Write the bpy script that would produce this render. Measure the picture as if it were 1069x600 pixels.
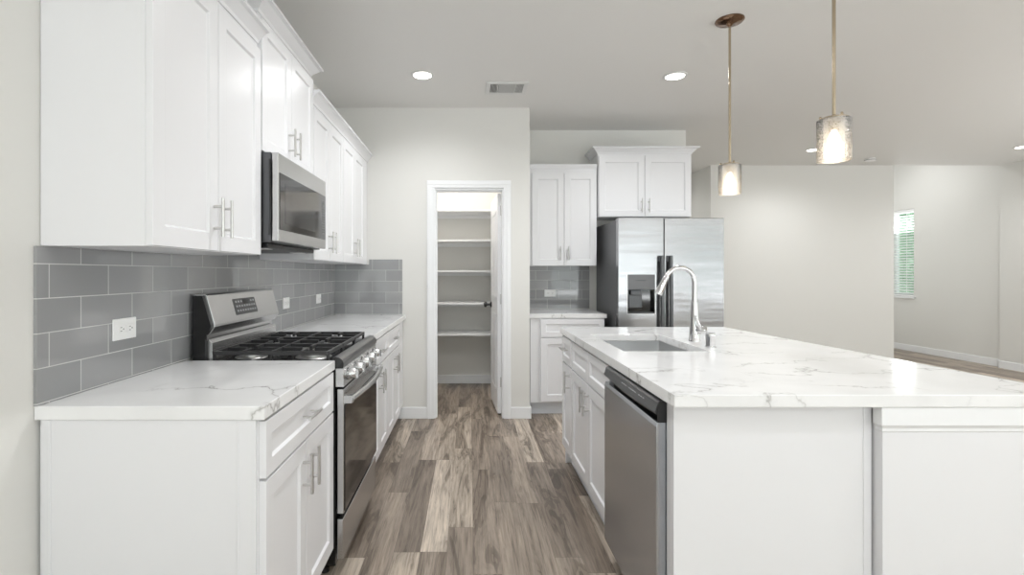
import bpy, bmesh, math, random
from mathutils import Vector, Matrix
random.seed(7)
for o in list(bpy.data.objects):
    bpy.data.objects.remove(o, do_unlink=True)
scene = bpy.context.scene
COL = scene.collection
PI = math.pi

# ------------------------------------------------------------------ camera
cam_d = bpy.data.cameras.new('camera')
cam_d.sensor_width = 36.0
cam_d.lens = 36.0 * 530.0 / 1069.0
cam_d.shift_x = 44.5 / 1069.0
cam_d.shift_y = -15.0 / 1069.0
cam_d.clip_start = 0.05
cam = bpy.data.objects.new('camera', cam_d)
COL.objects.link(cam)
cam.location = (0, 0, 1.28)
cam.rotation_euler = (PI / 2, 0, 0)
scene.camera = cam

# ------------------------------------------------------------------ world, exposure
world = bpy.data.worlds.new('world')
scene.world = world
world.use_nodes = True
bg = world.node_tree.nodes['Background']
bg.inputs['Color'].default_value = (0.93, 0.965, 1.0, 1)
bg.inputs['Strength'].default_value = 1.3
scene.view_settings.view_transform = 'Standard'
scene.view_settings.look = 'None'
scene.view_settings.gamma = 1.0
scene.view_settings.use_curve_mapping = False
scene.view_settings.exposure = 0.43

def area(name, loc, rot, sx, sy, energy, color=(1, 1, 1)):
    d = bpy.data.lights.new(name, 'AREA')
    d.shape = 'RECTANGLE'; d.size = sx; d.size_y = sy
    d.energy = energy; d.color = color
    o = bpy.data.objects.new(name, d)
    COL.objects.link(o)
    o.location = loc; o.rotation_euler = rot
    return o
# daylight fill lamps, added at invented glazing out of view and at the entry window
DAY = (0.95, 0.975, 1.0)
UP = math.radians(86)      # upward lamps added to brighten the ceiling, in place of ground bounce
area('daylight_fill', (0.0, -3.44, 1.25), (PI/2, 0, 0), 1.9, 2.1, 6, DAY)
area('daylight_fill', (3.4, -3.44, 1.47), (PI/2, 0, 0), 2.4, 1.45, 9, DAY)
area('daylight_fill', (0.0, -3.05, 0.12), (PI/2+UP, 0, 0), 1.9, 0.8, 45, DAY)
area('daylight_fill', (3.4, -3.05, 0.72), (PI/2+UP, 0, 0), 2.4, 0.8, 65, DAY)
area('daylight_fill', (5.9, -3.05, 0.72), (PI/2+UP, 0, 0), 1.5, 0.8, 45, DAY)
area('daylight_fill', (6.70, 1.6, 0.72), (PI/2+UP, 0, PI/2), 2.2, 0.8, 90, DAY)
area('daylight_fill', (7.15, 8.75, 1.61), (PI/2+0.3, 0, PI/2), 0.85, 1.35, 20, DAY)

# ------------------------------------------------------------------ helpers
def lin(c):
    r = []
    for v in c:
        v = v / 255.0
        r.append(v / 12.92 if v <= 0.04045 else ((v + 0.055) / 1.055) ** 2.4)
    return (r[0], r[1], r[2], 1.0)

def mat(name, col, rough=0.5, metal=0.0, **kw):
    m = bpy.data.materials.new(name)
    m.use_nodes = True
    b = m.node_tree.nodes['Principled BSDF']
    b.inputs['Base Color'].default_value = lin(col)
    b.inputs['Roughness'].default_value = rough
    b.inputs['Metallic'].default_value = metal
    for k, v in kw.items():
        b.inputs[k.replace('_', ' ')].default_value = v
    return m

def N(m, t, **kw):
    n = m.node_tree.nodes.new(t)
    for k, v in kw.items():
        setattr(n, k, v)
    return n
def L(m, a, b):
    m.node_tree.links.new(a, b)
def PB(m):
    return m.node_tree.nodes['Principled BSDF']

def coords(m, scale=(1, 1, 1), loc=(0, 0, 0)):
    """world-position coordinates (the house is fixed in place)"""
    g = N(m, 'ShaderNodeNewGeometry')
    mp = N(m, 'ShaderNodeMapping')
    mp.inputs['Scale'].default_value = scale
    mp.inputs['Location'].default_value = loc
    L(m, g.outputs['Position'], mp.inputs['Vector'])
    return mp.outputs['Vector']

def add_noise_bump(m, scale=(60, 60, 60), strength=0.1, dist=0.001, detail=2, colvar=0.0):
    v = coords(m, scale)
    n = N(m, 'ShaderNodeTexNoise')
    n.inputs['Scale'].default_value = 1.0
    n.inputs['Detail'].default_value = detail
    L(m, v, n.inputs['Vector'])
    b = N(m, 'ShaderNodeBump')
    b.inputs['Strength'].default_value = strength
    b.inputs['Distance'].default_value = dist
    L(m, n.outputs['Fac'], b.inputs['Height'])
    L(m, b.outputs['Normal'], PB(m).inputs['Normal'])
    if colvar:
        base = PB(m).inputs['Base Color'].default_value[:]
        mx = N(m, 'ShaderNodeMix', data_type='RGBA')
        mx.inputs['A'].default_value = tuple(c * (1 - colvar) for c in base[:3]) + (1,)
        mx.inputs['B'].default_value = tuple(min(1, c * (1 + colvar)) for c in base[:3]) + (1,)
        L(m, n.outputs['Fac'], mx.inputs['Factor'])
        L(m, mx.outputs['Result'], PB(m).inputs['Base Color'])
    return m

# materials ------------------------------------------------------------
M = {}
M['wall'] = add_noise_bump(mat('painted_wall', (225, 224, 220), 0.6), (90, 90, 90), 0.12, 0.001)
M['ceiling'] = add_noise_bump(mat('painted_ceiling', (228, 227, 224), 0.8), (70, 70, 70), 0.15, 0.001)
M['trim'] = add_noise_bump(mat('trim_paint', (240, 241, 242), 0.35), (12, 12, 12), 0.03, 0.001)
M['cab'] = add_noise_bump(mat('cabinet_lacquer', (233, 233, 235), 0.26), (9, 9, 9), 0.04, 0.001)
M['cabin'] = mat('cabinet_shade_gap', (120, 120, 120), 0.7)
M['nickel'] = add_noise_bump(mat('brushed_nickel', (205, 204, 202), 0.28, 1.0), (300, 300, 300), 0.05, 0.0005)
M['chrome'] = add_noise_bump(mat('polished_chrome', (215, 215, 216), 0.09, 1.0), (20, 20, 20), 0.02, 0.0005)
M['steel_dark'] = add_noise_bump(mat('dark_steel', (95, 96, 98), 0.35, 0.9), (40, 40, 600), 0.06, 0.0003)
M['steel_h'] = add_noise_bump(mat('stainless_brushed_across', (198, 198, 198), 0.27, 1.0), (6, 6, 500), 0.12, 0.0004)
M['steel_v'] = add_noise_bump(mat('stainless_brushed', (190, 194, 200), 0.22, 1.0), (3, 3, 240), 0.10, 0.0006, colvar=0.03)
M['steel_rail'] = add_noise_bump(mat('dark_brushed_steel', (120, 120, 121), 0.3, 1.0), (6, 6, 500), 0.1, 0.0004)
M['steel_fridge'] = add_noise_bump(mat('refrigerator_stainless', (166, 166, 168), 0.2, 1.0), (0.8, 0.8, 7), 0.35, 0.012, colvar=0.05)
M['steel_sink'] = add_noise_bump(mat('sink_steel', (214, 215, 216), 0.28, 1.0), (400, 8, 400), 0.08, 0.0004)
M['black'] = add_noise_bump(mat('black_enamel', (18, 18, 19), 0.22), (200, 200, 200), 0.05, 0.0003)
M['iron'] = add_noise_bump(mat('cast_iron', (48, 48, 49), 0.38), (500, 500, 500), 0.35, 0.0005)
M['blackplastic'] = add_noise_bump(mat('black_plastic', (26, 26, 27), 0.4), (300, 300, 300), 0.05, 0.0003)
M['greyplastic'] = add_noise_bump(mat('charcoal_plastic', (70, 71, 73), 0.3), (300, 300, 300), 0.05, 0.0003)
M['midgrey'] = add_noise_bump(mat('grey_painted_steel', (112, 113, 115), 0.42, 0.3), (200, 200, 200), 0.06, 0.0003)
M['glass_black'] = add_noise_bump(mat('black_glass', (14, 14, 15), 0.06, 0.0, Specular_IOR_Level=0.6), (3, 3, 3), 0.02, 0.001)
M['mesh_glass'] = add_noise_bump(mat('screened_oven_glass', (52, 52, 53), 0.10, 0.0, Specular_IOR_Level=0.5), (900, 900, 900), 0.1, 0.0002)
M['plate'] = add_noise_bump(mat('white_plastic', (244, 244, 243), 0.3), (100, 100, 100), 0.02, 0.0003)
M['slot'] = mat('dark_slot', (60, 60, 60), 0.6)
M['print'] = mat('panel_print', (190, 192, 195), 0.5)
M['bronze'] = add_noise_bump(mat('polished_bronze_canopy', (128, 104, 86), 0.12, 1.0), (30, 30, 30), 0.03, 0.0005)
M['rod'] = add_noise_bump(mat('champagne_rod', (184, 170, 148), 0.25, 1.0), (200, 200, 20), 0.05, 0.0003)
M['vent'] = mat('vent_paint', (222, 222, 220), 0.5)
M['ventdark'] = mat('vent_interior', (40, 40, 40), 0.9)
M['toe'] = add_noise_bump(mat('toe_kick_paint', (222, 225, 230), 0.45), (12, 12, 12), 0.03, 0.001)
M['burner'] = add_noise_bump(mat('burner_aluminium', (190, 190, 188), 0.35, 1.0), (200, 200, 200), 0.1, 0.0004)
M['blind'] = mat('blind_slat', (240, 243, 240), 0.5, 0.0, Transmission_Weight=0.0)
M['leaf'] = add_noise_bump(mat('hedge_leaves', (178, 212, 180), 0.6), (3, 3, 3), 0.1, 0.01, colvar=0.25)
M['paving'] = add_noise_bump(mat('outdoor_concrete', (190, 188, 180), 0.9), (5, 5, 5), 0.1, 0.01)

def emission(name, col, s):
    m = bpy.data.materials.new(name); m.use_nodes = True
    b = PB(m)
    b.inputs['Base Color'].default_value = col
    b.inputs['Emission Color'].default_value = col
    b.inputs['Emission Strength'].default_value = s
    return m
M['canlens'] = emission('lit_downlight_lens', (1.0, 0.97, 0.90, 1), 6.0)
M['dome'] = emission('lit_frosted_dome', (1.0, 0.96, 0.90, 1), 1.2)
M['bulb'] = emission('lit_bulb', (1.0, 0.84, 0.60, 1), 4.0)

# window glass
g = bpy.data.materials.new('window_glass'); g.use_nodes = True
nt = g.node_tree; nt.nodes.remove(PB(g))
tr = N(g, 'ShaderNodeBsdfTransparent'); gl = N(g, 'ShaderNodeBsdfGlossy'); gl.inputs['Roughness'].default_value = 0.02
mx = N(g, 'ShaderNodeMixShader'); mx.inputs['Fac'].default_value = 0.08
tr.inputs['Color'].default_value = (0.93, 0.98, 0.95, 1)
L(g, tr.outputs[0], mx.inputs[1]); L(g, gl.outputs[0], mx.inputs[2])
L(g, mx.outputs[0], nt.nodes['Material Output'].inputs['Surface'])
M['glass'] = g

# crackled pendant glass: clear with frosted cracks
g = bpy.data.materials.new('crackled_glass'); g.use_nodes = True
nt = g.node_tree; nt.nodes.remove(PB(g))
v = coords(g, (1, 1, 1))
vo = N(g, 'ShaderNodeTexVoronoi', feature='DISTANCE_TO_EDGE'); vo.inputs['Scale'].default_value = 130
L(g, v, vo.inputs['Vector'])
rp = N(g, 'ShaderNodeValToRGB')
rp.color_ramp.elements[0].position = 0.02; rp.color_ramp.elements[0].color = (0.55, 0.55, 0.55, 1)
rp.color_ramp.elements[1].position = 0.16; rp.color_ramp.elements[1].color = (0.08, 0.08, 0.08, 1)
L(g, vo.outputs['Distance'], rp.inputs['Fac'])
tr = N(g, 'ShaderNodeBsdfTransparent')
tl = N(g, 'ShaderNodeBsdfTranslucent'); tl.inputs['Color'].default_value = (1, 0.97, 0.93, 1)
df = N(g, 'ShaderNodeBsdfDiffuse'); df.inputs['Color'].default_value = (0.95, 0.94, 0.93, 1)
gl = N(g, 'ShaderNodeBsdfGlossy'); gl.inputs['Roughness'].default_value = 0.08
bp = N(g, 'ShaderNodeBump'); bp.inputs['Strength'].default_value = 0.5; bp.inputs['Distance'].default_value = 0.002
L(g, vo.outputs['Distance'], bp.inputs['Height']); L(g, bp.outputs['Normal'], gl.inputs['Normal'])
a1 = N(g, 'ShaderNodeMixShader'); a1.inputs['Fac'].default_value = 0.5
L(g, tl.outputs[0], a1.inputs[1]); L(g, df.outputs[0], a1.inputs[2])
a2 = N(g, 'ShaderNodeMixShader'); L(g, rp.outputs['Color'], a2.inputs['Fac'])
L(g, tr.outputs[0], a2.inputs[1]); L(g, a1.outputs[0], a2.inputs[2])
fr = N(g, 'ShaderNodeFresnel'); fr.inputs['IOR'].default_value = 1.5
a3 = N(g, 'ShaderNodeMixShader'); L(g, fr.outputs[0], a3.inputs['Fac'])
L(g, a2.outputs[0], a3.inputs[1]); L(g, gl.outputs[0], a3.inputs[2])
L(g, a3.outputs[0], nt.nodes['Material Output'].inputs['Surface'])
M['crackle'] = g

def math_node(m, op, a, b=None, c=None):
    n = N(m, 'ShaderNodeMath', operation=op)
    for i, x in enumerate((a, b, c)):
        if x is None: continue
        if isinstance(x, (int, float)): n.inputs[i].default_value = x
        else: L(m, x, n.inputs[i])
    return n.outputs[0]

def ramp(m, fac, stops):
    r = N(m, 'ShaderNodeValToRGB')
    while len(r.color_ramp.elements) < len(stops):
        r.color_ramp.elements.new(0.5)
    for e, (p, c) in zip(r.color_ramp.elements, stops):
        e.position = p; e.color = c if len(c) == 4 else tuple(c) + (1,)
    L(m, fac, r.inputs['Fac'])
    return r.outputs['Color']

def mixc(m, fac, a, b, blend='MIX'):
    n = N(m, 'ShaderNodeMix', data_type='RGBA', blend_type=blend)
    for key, x in (('Factor', fac), ('A', a), ('B', b)):
        if isinstance(x, (int, float, tuple)): n.inputs[key].default_value = x
        else: L(m, x, n.inputs[key])
    return n.outputs['Result']

# plank floor: boards run along Y
def plank_material():
    m = mat('vinyl_plank_floor', (140, 125, 112), 0.38)
    geo = N(m, 'ShaderNodeNewGeometry')
    sp = N(m, 'ShaderNodeSeparateXYZ'); L(m, geo.outputs['Position'], sp.inputs[0])
    W, LN = 0.122, 1.15
    u = math_node(m, 'DIVIDE', math_node(m, 'ADD', sp.outputs['X'], 9.986), W)
    iu = math_node(m, 'FLOOR', u); fu = math_node(m, 'FRACT', u)
    wn = N(m, 'ShaderNodeTexWhiteNoise', noise_dimensions='1D'); L(m, iu, wn.inputs['W'])
    v_ = math_node(m, 'ADD', math_node(m, 'DIVIDE', math_node(m, 'ADD', sp.outputs['Y'], 20), LN), math_node(m, 'MULTIPLY', wn.outputs['Value'], 3.7))
    iv = math_node(m, 'FLOOR', v_); fv = math_node(m, 'FRACT', v_)
    cb = N(m, 'ShaderNodeCombineXYZ'); L(m, iu, cb.inputs[0]); L(m, iv, cb.inputs[1])
    w2 = N(m, 'ShaderNodeTexWhiteNoise', noise_dimensions='3D'); L(m, cb.outputs[0], w2.inputs['Vector'])
    pid = w2.outputs['Value']
    base = ramp(m, pid, [(0.0, lin((122, 110, 99))), (0.28, lin((140, 128, 116))), (0.55, lin((155, 142, 129))), (0.8, lin((170, 158, 144))), (1.0, lin((186, 174, 160)))])
    # grain
    gc = N(m, 'ShaderNodeCombineXYZ')
    L(m, math_node(m, 'MULTIPLY', sp.outputs['X'], 2.0), gc.inputs[0])
    L(m, math_node(m, 'MULTIPLY', sp.outputs['Y'], 0.10), gc.inputs[1])
    L(m, math_node(m, 'MULTIPLY', pid, 40.0), gc.inputs[2])
    n1 = N(m, 'ShaderNodeTexNoise'); n1.inputs['Scale'].default_value = 38; n1.inputs['Detail'].default_value = 8
    n1.inputs['Roughness'].default_value = 0.68; n1.inputs['Distortion'].default_value = 0.6
    L(m, gc.outputs[0], n1.inputs['Vector'])
    gc2 = N(m, 'ShaderNodeCombineXYZ')
    L(m, sp.outputs['X'], gc2.inputs[0])
    L(m, math_node(m, 'MULTIPLY', sp.outputs['Y'], 0.13), gc2.inputs[1])
    L(m, math_node(m, 'MULTIPLY', pid, 23.0), gc2.inputs[2])
    n2 = N(m, 'ShaderNodeTexNoise'); n2.inputs['Scale'].default_value = 8; n2.inputs['Detail'].default_value = 4
    n2.inputs['Distortion'].default_value = 1.2
    L(m, gc2.outputs[0], n2.inputs['Vector'])
    wv = math_node(m, 'SINE', math_node(m, 'MULTIPLY', n2.outputs['Fac'], 62.0))
    grain = ramp(m, n1.outputs['Fac'], [(0.30, (0.40, 0.38, 0.36)), (0.44, (0.84, 0.83, 0.82)), (0.54, (1.04, 1.04, 1.04)), (0.70, (1.30, 1.30, 1.30))])
    c1 = mixc(m, 1.0, base, grain, 'MULTIPLY')
    rings = ramp(m, wv, [(0.0, (0.50, 0.48, 0.46)), (0.35, (1, 1, 1))])
    ringmask = ramp(m, n2.outputs['Fac'], [(0.45, (0, 0, 0)), (0.62, (0.75, 0.75, 0.75))])
    c2 = mixc(m, ringmask, c1, mixc(m, 1.0, c1, rings, 'MULTIPLY'))
    patch = ramp(m, n2.outputs['Fac'], [(0.30, (1.30, 1.29, 1.28)), (0.48, (1.05, 1.05, 1.05)), (0.66, (0.66, 0.64, 0.62))])
    c3 = mixc(m, 0.9, c2, patch, 'MULTIPLY')
    # joints
    e1 = math_node(m, 'LESS_THAN', math_node(m, 'MINIMUM', fu, math_node(m, 'SUBTRACT', 1.0, fu)), 0.0075)
    e2 = math_node(m, 'LESS_THAN', math_node(m, 'MINIMUM', fv, math_node(m, 'SUBTRACT', 1.0, fv)), 0.0013)
    e = math_node(m, 'MAXIMUM', e1, e2)
    c4 = mixc(m, math_node(m, 'MULTIPLY', e, 0.45), c3, lin((70, 60, 52)))
    L(m, c4, PB(m).inputs['Base Color'])
    b = N(m, 'ShaderNodeBump'); b.inputs['Strength'].default_value = 0.25; b.inputs['Distance'].default_value = 0.001
    hh = math_node(m, 'SUBTRACT', n1.outputs['Fac'], e)
    L(m, hh, b.inputs['Height']); L(m, b.outputs['Normal'], PB(m).inputs['Normal'])
    return m
M['floor'] = plank_material()

def quartz_material():
    m = mat('veined_quartz', (236, 236, 234), 0.12)
    v0 = coords(m, (1, 1, 1))
    nd = N(m, 'ShaderNodeTexNoise'); nd.inputs['Scale'].default_value = 3.2; nd.inputs['Detail'].default_value = 5; nd.inputs['Roughness'].default_value = 0.6
    L(m, v0, nd.inputs['Vector'])
    va = N(m, 'ShaderNodeVectorMath', operation='SUBTRACT'); L(m, nd.outputs['Color'], va.inputs[0]); va.inputs[1].default_value = (0.5, 0.5, 0.5)
    vs = N(m, 'ShaderNodeVectorMath', operation='SCALE'); L(m, va.outputs[0], vs.inputs[0]); vs.inputs['Scale'].default_value = 0.55
    vb = N(m, 'ShaderNodeVectorMath', operation='ADD'); L(m, v0, vb.inputs[0]); L(m, vs.outputs[0], vb.inputs[1])
    mp = N(m, 'ShaderNodeMapping'); mp.inputs['Rotation'].default_value = (0, 0, 0.6); mp.inputs['Scale'].default_value = (1.1, 2.0, 1.1)
    L(m, vb.outputs[0], mp.inputs['Vector'])
    vo = N(m, 'ShaderNodeTexVoronoi', feature='DISTANCE_TO_EDGE'); vo.inputs['Scale'].default_value = 1.35
    L(m, mp.outputs[0], vo.inputs['Vector'])
    vein = ramp(m, vo.outputs['Distance'], [(0.0, (0.9, 0.9, 0.9)), (0.005, (0.45, 0.45, 0.45)), (0.018, (0.10, 0.10, 0.10)), (0.05, (0, 0, 0))])
    nm = N(m, 'ShaderNodeTexNoise'); nm.inputs['Scale'].default_value = 2.6; nm.inputs['Detail'].default_value = 3
    L(m, v0, nm.inputs['Vector'])
    msk = ramp(m, nm.outputs['Fac'], [(0.40, (0, 0, 0)), (0.62, (0.9, 0.9, 0.9))])
    f = mixc(m, 1.0, vein, msk, 'MULTIPLY')
    n3 = N(m, 'ShaderNodeTexNoise'); n3.inputs['Scale'].default_value = 5; n3.inputs['Detail'].default_value = 4
    L(m, v0, n3.inputs['Vector'])
    cloud = ramp(m, n3.outputs['Fac'], [(0.35, lin((235, 235, 235))), (0.65, lin((242, 242, 242)))])
    c = mixc(m, f, cloud, lin((118, 114, 108)))
    L(m, c, PB(m).inputs['Base Color'])
    return m
M['quartz'] = quartz_material()

def tile_material(name, axis):
    """glossy grey subway tile, running bond; axis = horizontal axis of the wall"""
    m = mat(name, (150, 151, 152), 0.08, 0.0, Specular_IOR_Level=0.75)
    g_ = N(m, 'ShaderNodeNewGeometry'); s_ = N(m, 'ShaderNodeSeparateXYZ'); L(m, g_.outputs['Position'], s_.inputs[0])
    c_ = N(m, 'ShaderNodeCombineXYZ')
    off = {'Y': -1.549 + 10.5 * 0.235, 'X': 1.185 + 0.02 + 10 * 0.235}[axis]
    L(m, math_node(m, 'ADD', s_.outputs[axis], off), c_.inputs[0])
    L(m, math_node(m, 'SUBTRACT', s_.outputs['Z'], 0.920), c_.inputs[1])
    b = N(m, 'ShaderNodeTexBrick')
    b.offset = 0.5; b.offset_frequency = 2
    b.inputs['Scale'].default_value = 1.0
    b.inputs['Brick Width'].default_value = 0.235
    b.inputs['Row Height'].default_value = 0.0965
    b.inputs['Mortar Size'].default_value = 0.0016
    b.inputs['Mortar Smooth'].default_value = 0.2
    b.inputs['Bias'].default_value = 0.0
    b.inputs['Color1'].default_value = lin((148, 149, 150)); b.inputs['Color2'].default_value = lin((163, 163, 164))
    b.inputs['Mortar'].default_value = lin((205, 205, 204))
    L(m, c_.outputs[0], b.inputs['Vector'])
    L(m, b.outputs['Color'], PB(m).inputs['Base Color'])
    L(m, ramp(m, b.outputs['Fac'], [(0.0, (0.07, 0.07, 0.07)), (1.0, (0.7, 0.7, 0.7))]), PB(m).inputs['Roughness'])
    n = N(m, 'ShaderNodeTexNoise'); n.inputs['Scale'].default_value = 9
    L(m, g_.outputs['Position'], n.inputs['Vector'])
    h = math_node(m, 'SUBTRACT', math_node(m, 'MULTIPLY', n.outputs['Fac'], 0.15), b.outputs['Fac'])
    bp = N(m, 'ShaderNodeBump'); bp.inputs['Strength'].default_value = 0.35; bp.inputs['Distance'].default_value = 0.0018
    L(m, h, bp.inputs['Height']); L(m, bp.outputs['Normal'], PB(m).inputs['Normal'])
    return m
M['tile_y'] = tile_material('grey_subway_tile', 'Y')
M['tile_x'] = tile_material('grey_subway_tile_end', 'X')

# ------------------------------------------------------------------ mesh builder
class MB:
    def __init__(s): s.bm = bmesh.new()
    def box(s, x0, x1, y0, y1, z0, z1):
        vs = [s.bm.verts.new(p) for p in ((x0,y0,z0),(x1,y0,z0),(x1,y1,z0),(x0,y1,z0),(x0,y0,z1),(x1,y0,z1),(x1,y1,z1),(x0,y1,z1))]
        for f in ((0,3,2,1),(4,5,6,7),(0,1,5,4),(1,2,6,5),(2,3,7,6),(3,0,4,7)):
            s.bm.faces.new([vs[i] for i in f])
        return s
    def hexa(s, pts):
        vs = [s.bm.verts.new(p) for p in pts]
        for f in ((0,3,2,1),(4,5,6,7),(0,1,5,4),(1,2,6,5),(2,3,7,6),(3,0,4,7)):
            s.bm.faces.new([vs[i] for i in f])
        return s
    def prism(s, prof, axis, a0, a1):
        """extrude a closed profile of 2D points along axis"""
        def P(p, a):
            if axis == 'Y': return (p[0], a, p[1])
            if axis == 'X': return (a, p[0], p[1])
            return (p[0], p[1], a)
        A = [s.bm.verts.new(P(p, a0)) for p in prof]
        B = [s.bm.verts.new(P(p, a1)) for p in prof]
        n = len(prof)
        s.bm.faces.new(A); s.bm.faces.new(list(reversed(B)))
        for i in range(n):
            s.bm.faces.new([A[i], A[(i+1) % n], B[(i+1) % n], B[i]])
        return s
    def rings(s, rings, caps=True, closed=False):
        R = [[s.bm.verts.new(p) for p in r] for r in rings]
        n = len(R[0])
        rng = len(R) if closed else len(R) - 1
        for k in range(rng):
            a, b = R[k], R[(k+1) % len(R)]
            for i in range(n):
                s.bm.faces.new([a[i], a[(i+1) % n], b[(i+1) % n], b[i]])
        if caps and not closed:
            s.bm.faces.new(list(reversed(R[0]))); s.bm.faces.new(R[-1])
        return s
    def tube(s, pts, r, seg=10, closed=False):
        pts = [Vector(p) for p in pts]
        rs = r if isinstance(r, (list, tuple)) else [r] * len(pts)
        out = []; up = None; n = len(pts)
        for i, p in enumerate(pts):
            if closed: t = pts[(i+1) % n] - pts[i-1]
            else: t = pts[min(i+1, n-1)] - pts[max(i-1, 0)]
            t.normalize()
            if up is None:
                up = Vector((0, 0, 1)) if abs(t.z) < 0.9 else Vector((1, 0, 0))
            up = (up - t * up.dot(t)).normalized()
            sd = t.cross(up)
            out.append([tuple(p + (up * math.cos(a) + sd * math.sin(a)) * rs[i]) for a in (2*PI*k/seg for k in range(seg))])
        return s.rings(out, closed=closed)
    def lathe(s, prof, c, axis=(0, 0, 1), seg=24, caps=True, closed=False):
        """prof = [(radius, distance along axis)]"""
        ax = Vector(axis).normalized(); c = Vector(c)
        u = Vector((1, 0, 0)) if abs(ax.x) < 0.9 else Vector((0, 1, 0))
        u = (u - ax * u.dot(ax)).normalized(); w = ax.cross(u)
        return s.rings([[tuple(c + ax * h + (u * math.cos(2*PI*k/seg) + w * math.sin(2*PI*k/seg)) * max(r, 1e-4)) for k in range(seg)] for r, h in prof], caps=caps, closed=closed)

def wpos(o):
    v = Vector((0, 0, 0))
    while o is not None:
        v += o.location; o = o.parent
    return v

def build(name, mb, material, parent=None, bevel=0.0, smooth=False, loc=None):
    bm = mb.bm
    bmesh.ops.recalc_face_normals(bm, faces=bm.faces)
    if loc is None:
        if parent is None:
            xs = [v.co for v in bm.verts]
            loc = Vector(((min(v.x for v in xs)+max(v.x for v in xs))/2, (min(v.y for v in xs)+max(v.y for v in xs))/2, min(v.z for v in xs)))
        else: loc = wpos(parent)
    loc = Vector(loc)
    bmesh.ops.translate(bm, verts=bm.verts, vec=-loc)
    me = bpy.data.meshes.new(name); bm.to_mesh(me); bm.free()
    me.materials.append(M[material] if isinstance(material, str) else material)
    if smooth:
        for p in me.polygons: p.use_smooth = True
        try: me.set_sharp_from_angle(angle=math.radians(40))
        except Exception: pass
    o = bpy.data.objects.new(name, me); COL.objects.link(o)
    if parent is not None:
        o.parent = parent; o.location = loc - wpos(parent)
    else: o.location = loc
    if bevel:
        b = o.modifiers.new('bevel', 'BEVEL'); b.width = bevel; b.segments = 2; b.limit_method = 'ANGLE'
        b.angle_limit = math.radians(35)
    return o

def tag(o, label, cat, group=None, kind=None):
    o['label'] = label; o['category'] = cat
    if group: o['group'] = group
    if kind: o['kind'] = kind
    return o
def thing(name, label, cat, loc, group=None):
    o = bpy.data.objects.new(name, None); COL.objects.link(o); o.location = loc
    o.empty_display_size = 0.05
    return tag(o, label, cat, group)
def struct(name, mb, material, bevel=0.0, parent=None, smooth=False):
    o = build(name, mb, material, parent, bevel, smooth)
    if parent is None: o['kind'] = 'structure'
    return o

# oriented frame: a along the face, b outward, c up
class Face:
    def __init__(s, along, out, at):
        s.u = Vector(along); s.n = Vector(out); s.o = Vector(at)
    def p(s, a, b, c):
        return tuple(s.o + s.u * a + s.n * b + Vector((0, 0, c)))
LEFT = lambda x: Face((0, 1, 0), (1, 0, 0), (x, 0, 0))      # faces +X, a = world Y
ISL = lambda x: Face((0, 1, 0), (-1, 0, 0), (x, 0, 0))      # faces -X
BACK = lambda y: Face((1, 0, 0), (0, -1, 0), (0, y, 0))     # faces camera, a = world X

def shaker(F, a0, a1, z0, z1, t=0.02, rail=0.058, rec=0.009, slope=0.006, bot=None):
    """one shaker door: raised frame and sunken panel in one mesh"""
    mb = MB(); bm = mb.bm
    bot = rail if bot is None else bot
    def ring(i, b, ib=None):
        ib = i if ib is None else ib
        return [bm.verts.new(F.p(*q)) for q in ((a0+i, b, z0+ib), (a1-i, b, z0+ib), (a1-i, b, z1-i), (a0+i, b, z1-i))]
    r0 = ring(0, 0.0); r1 = ring(0, t); r2 = ring(rail, t, bot); r3 = ring(rail+slope, t-rec, bot+slope)
    for A, B in ((r0, r1), (r1, r2), (r2, r3)):
        for i in range(4):
            bm.faces.new([A[i], A[(i+1) % 4], B[(i+1) % 4], B[i]])
    bm.faces.new(r3); bm.faces.new(list(reversed(r0)))
    return mb

def pull(parent, F, a, z, b, vertical=True, length=0.135, spread=0.075):
    """bar pull on two posts"""
    mb = MB(); h = length / 2; k = spread / 2
    st = 0.032
    if vertical:
        mb.tube([F.p(a, b+st, z-h), F.p(a, b+st, z+h)], 0.0055, 12)
        for s_ in (-k, k): mb.tube([F.p(a, b, z+s_), F.p(a, b+st, z+s_)], 0.0050, 10)
    else:
        mb.tube([F.p(a-h, b+st, z), F.p(a+h, b+st, z)], 0.0055, 12)
        for s_ in (-k, k): mb.tube([F.p(a+s_, b, z), F.p(a+s_, b+st, z)], 0.0050, 10)
    return build('handle', mb, 'nickel', parent, smooth=True)

def fbox(F, a0, a1, b0, b1, c0, c1, mb=None):
    mb = mb or MB()
    p = F.p
    return mb.hexa([p(a0,b0,c0), p(a1,b0,c0), p(a1,b1,c0), p(a0,b1,c0), p(a0,b0,c1), p(a1,b0,c1), p(a1,b1,c1), p(a0,b1,c1)])

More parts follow.
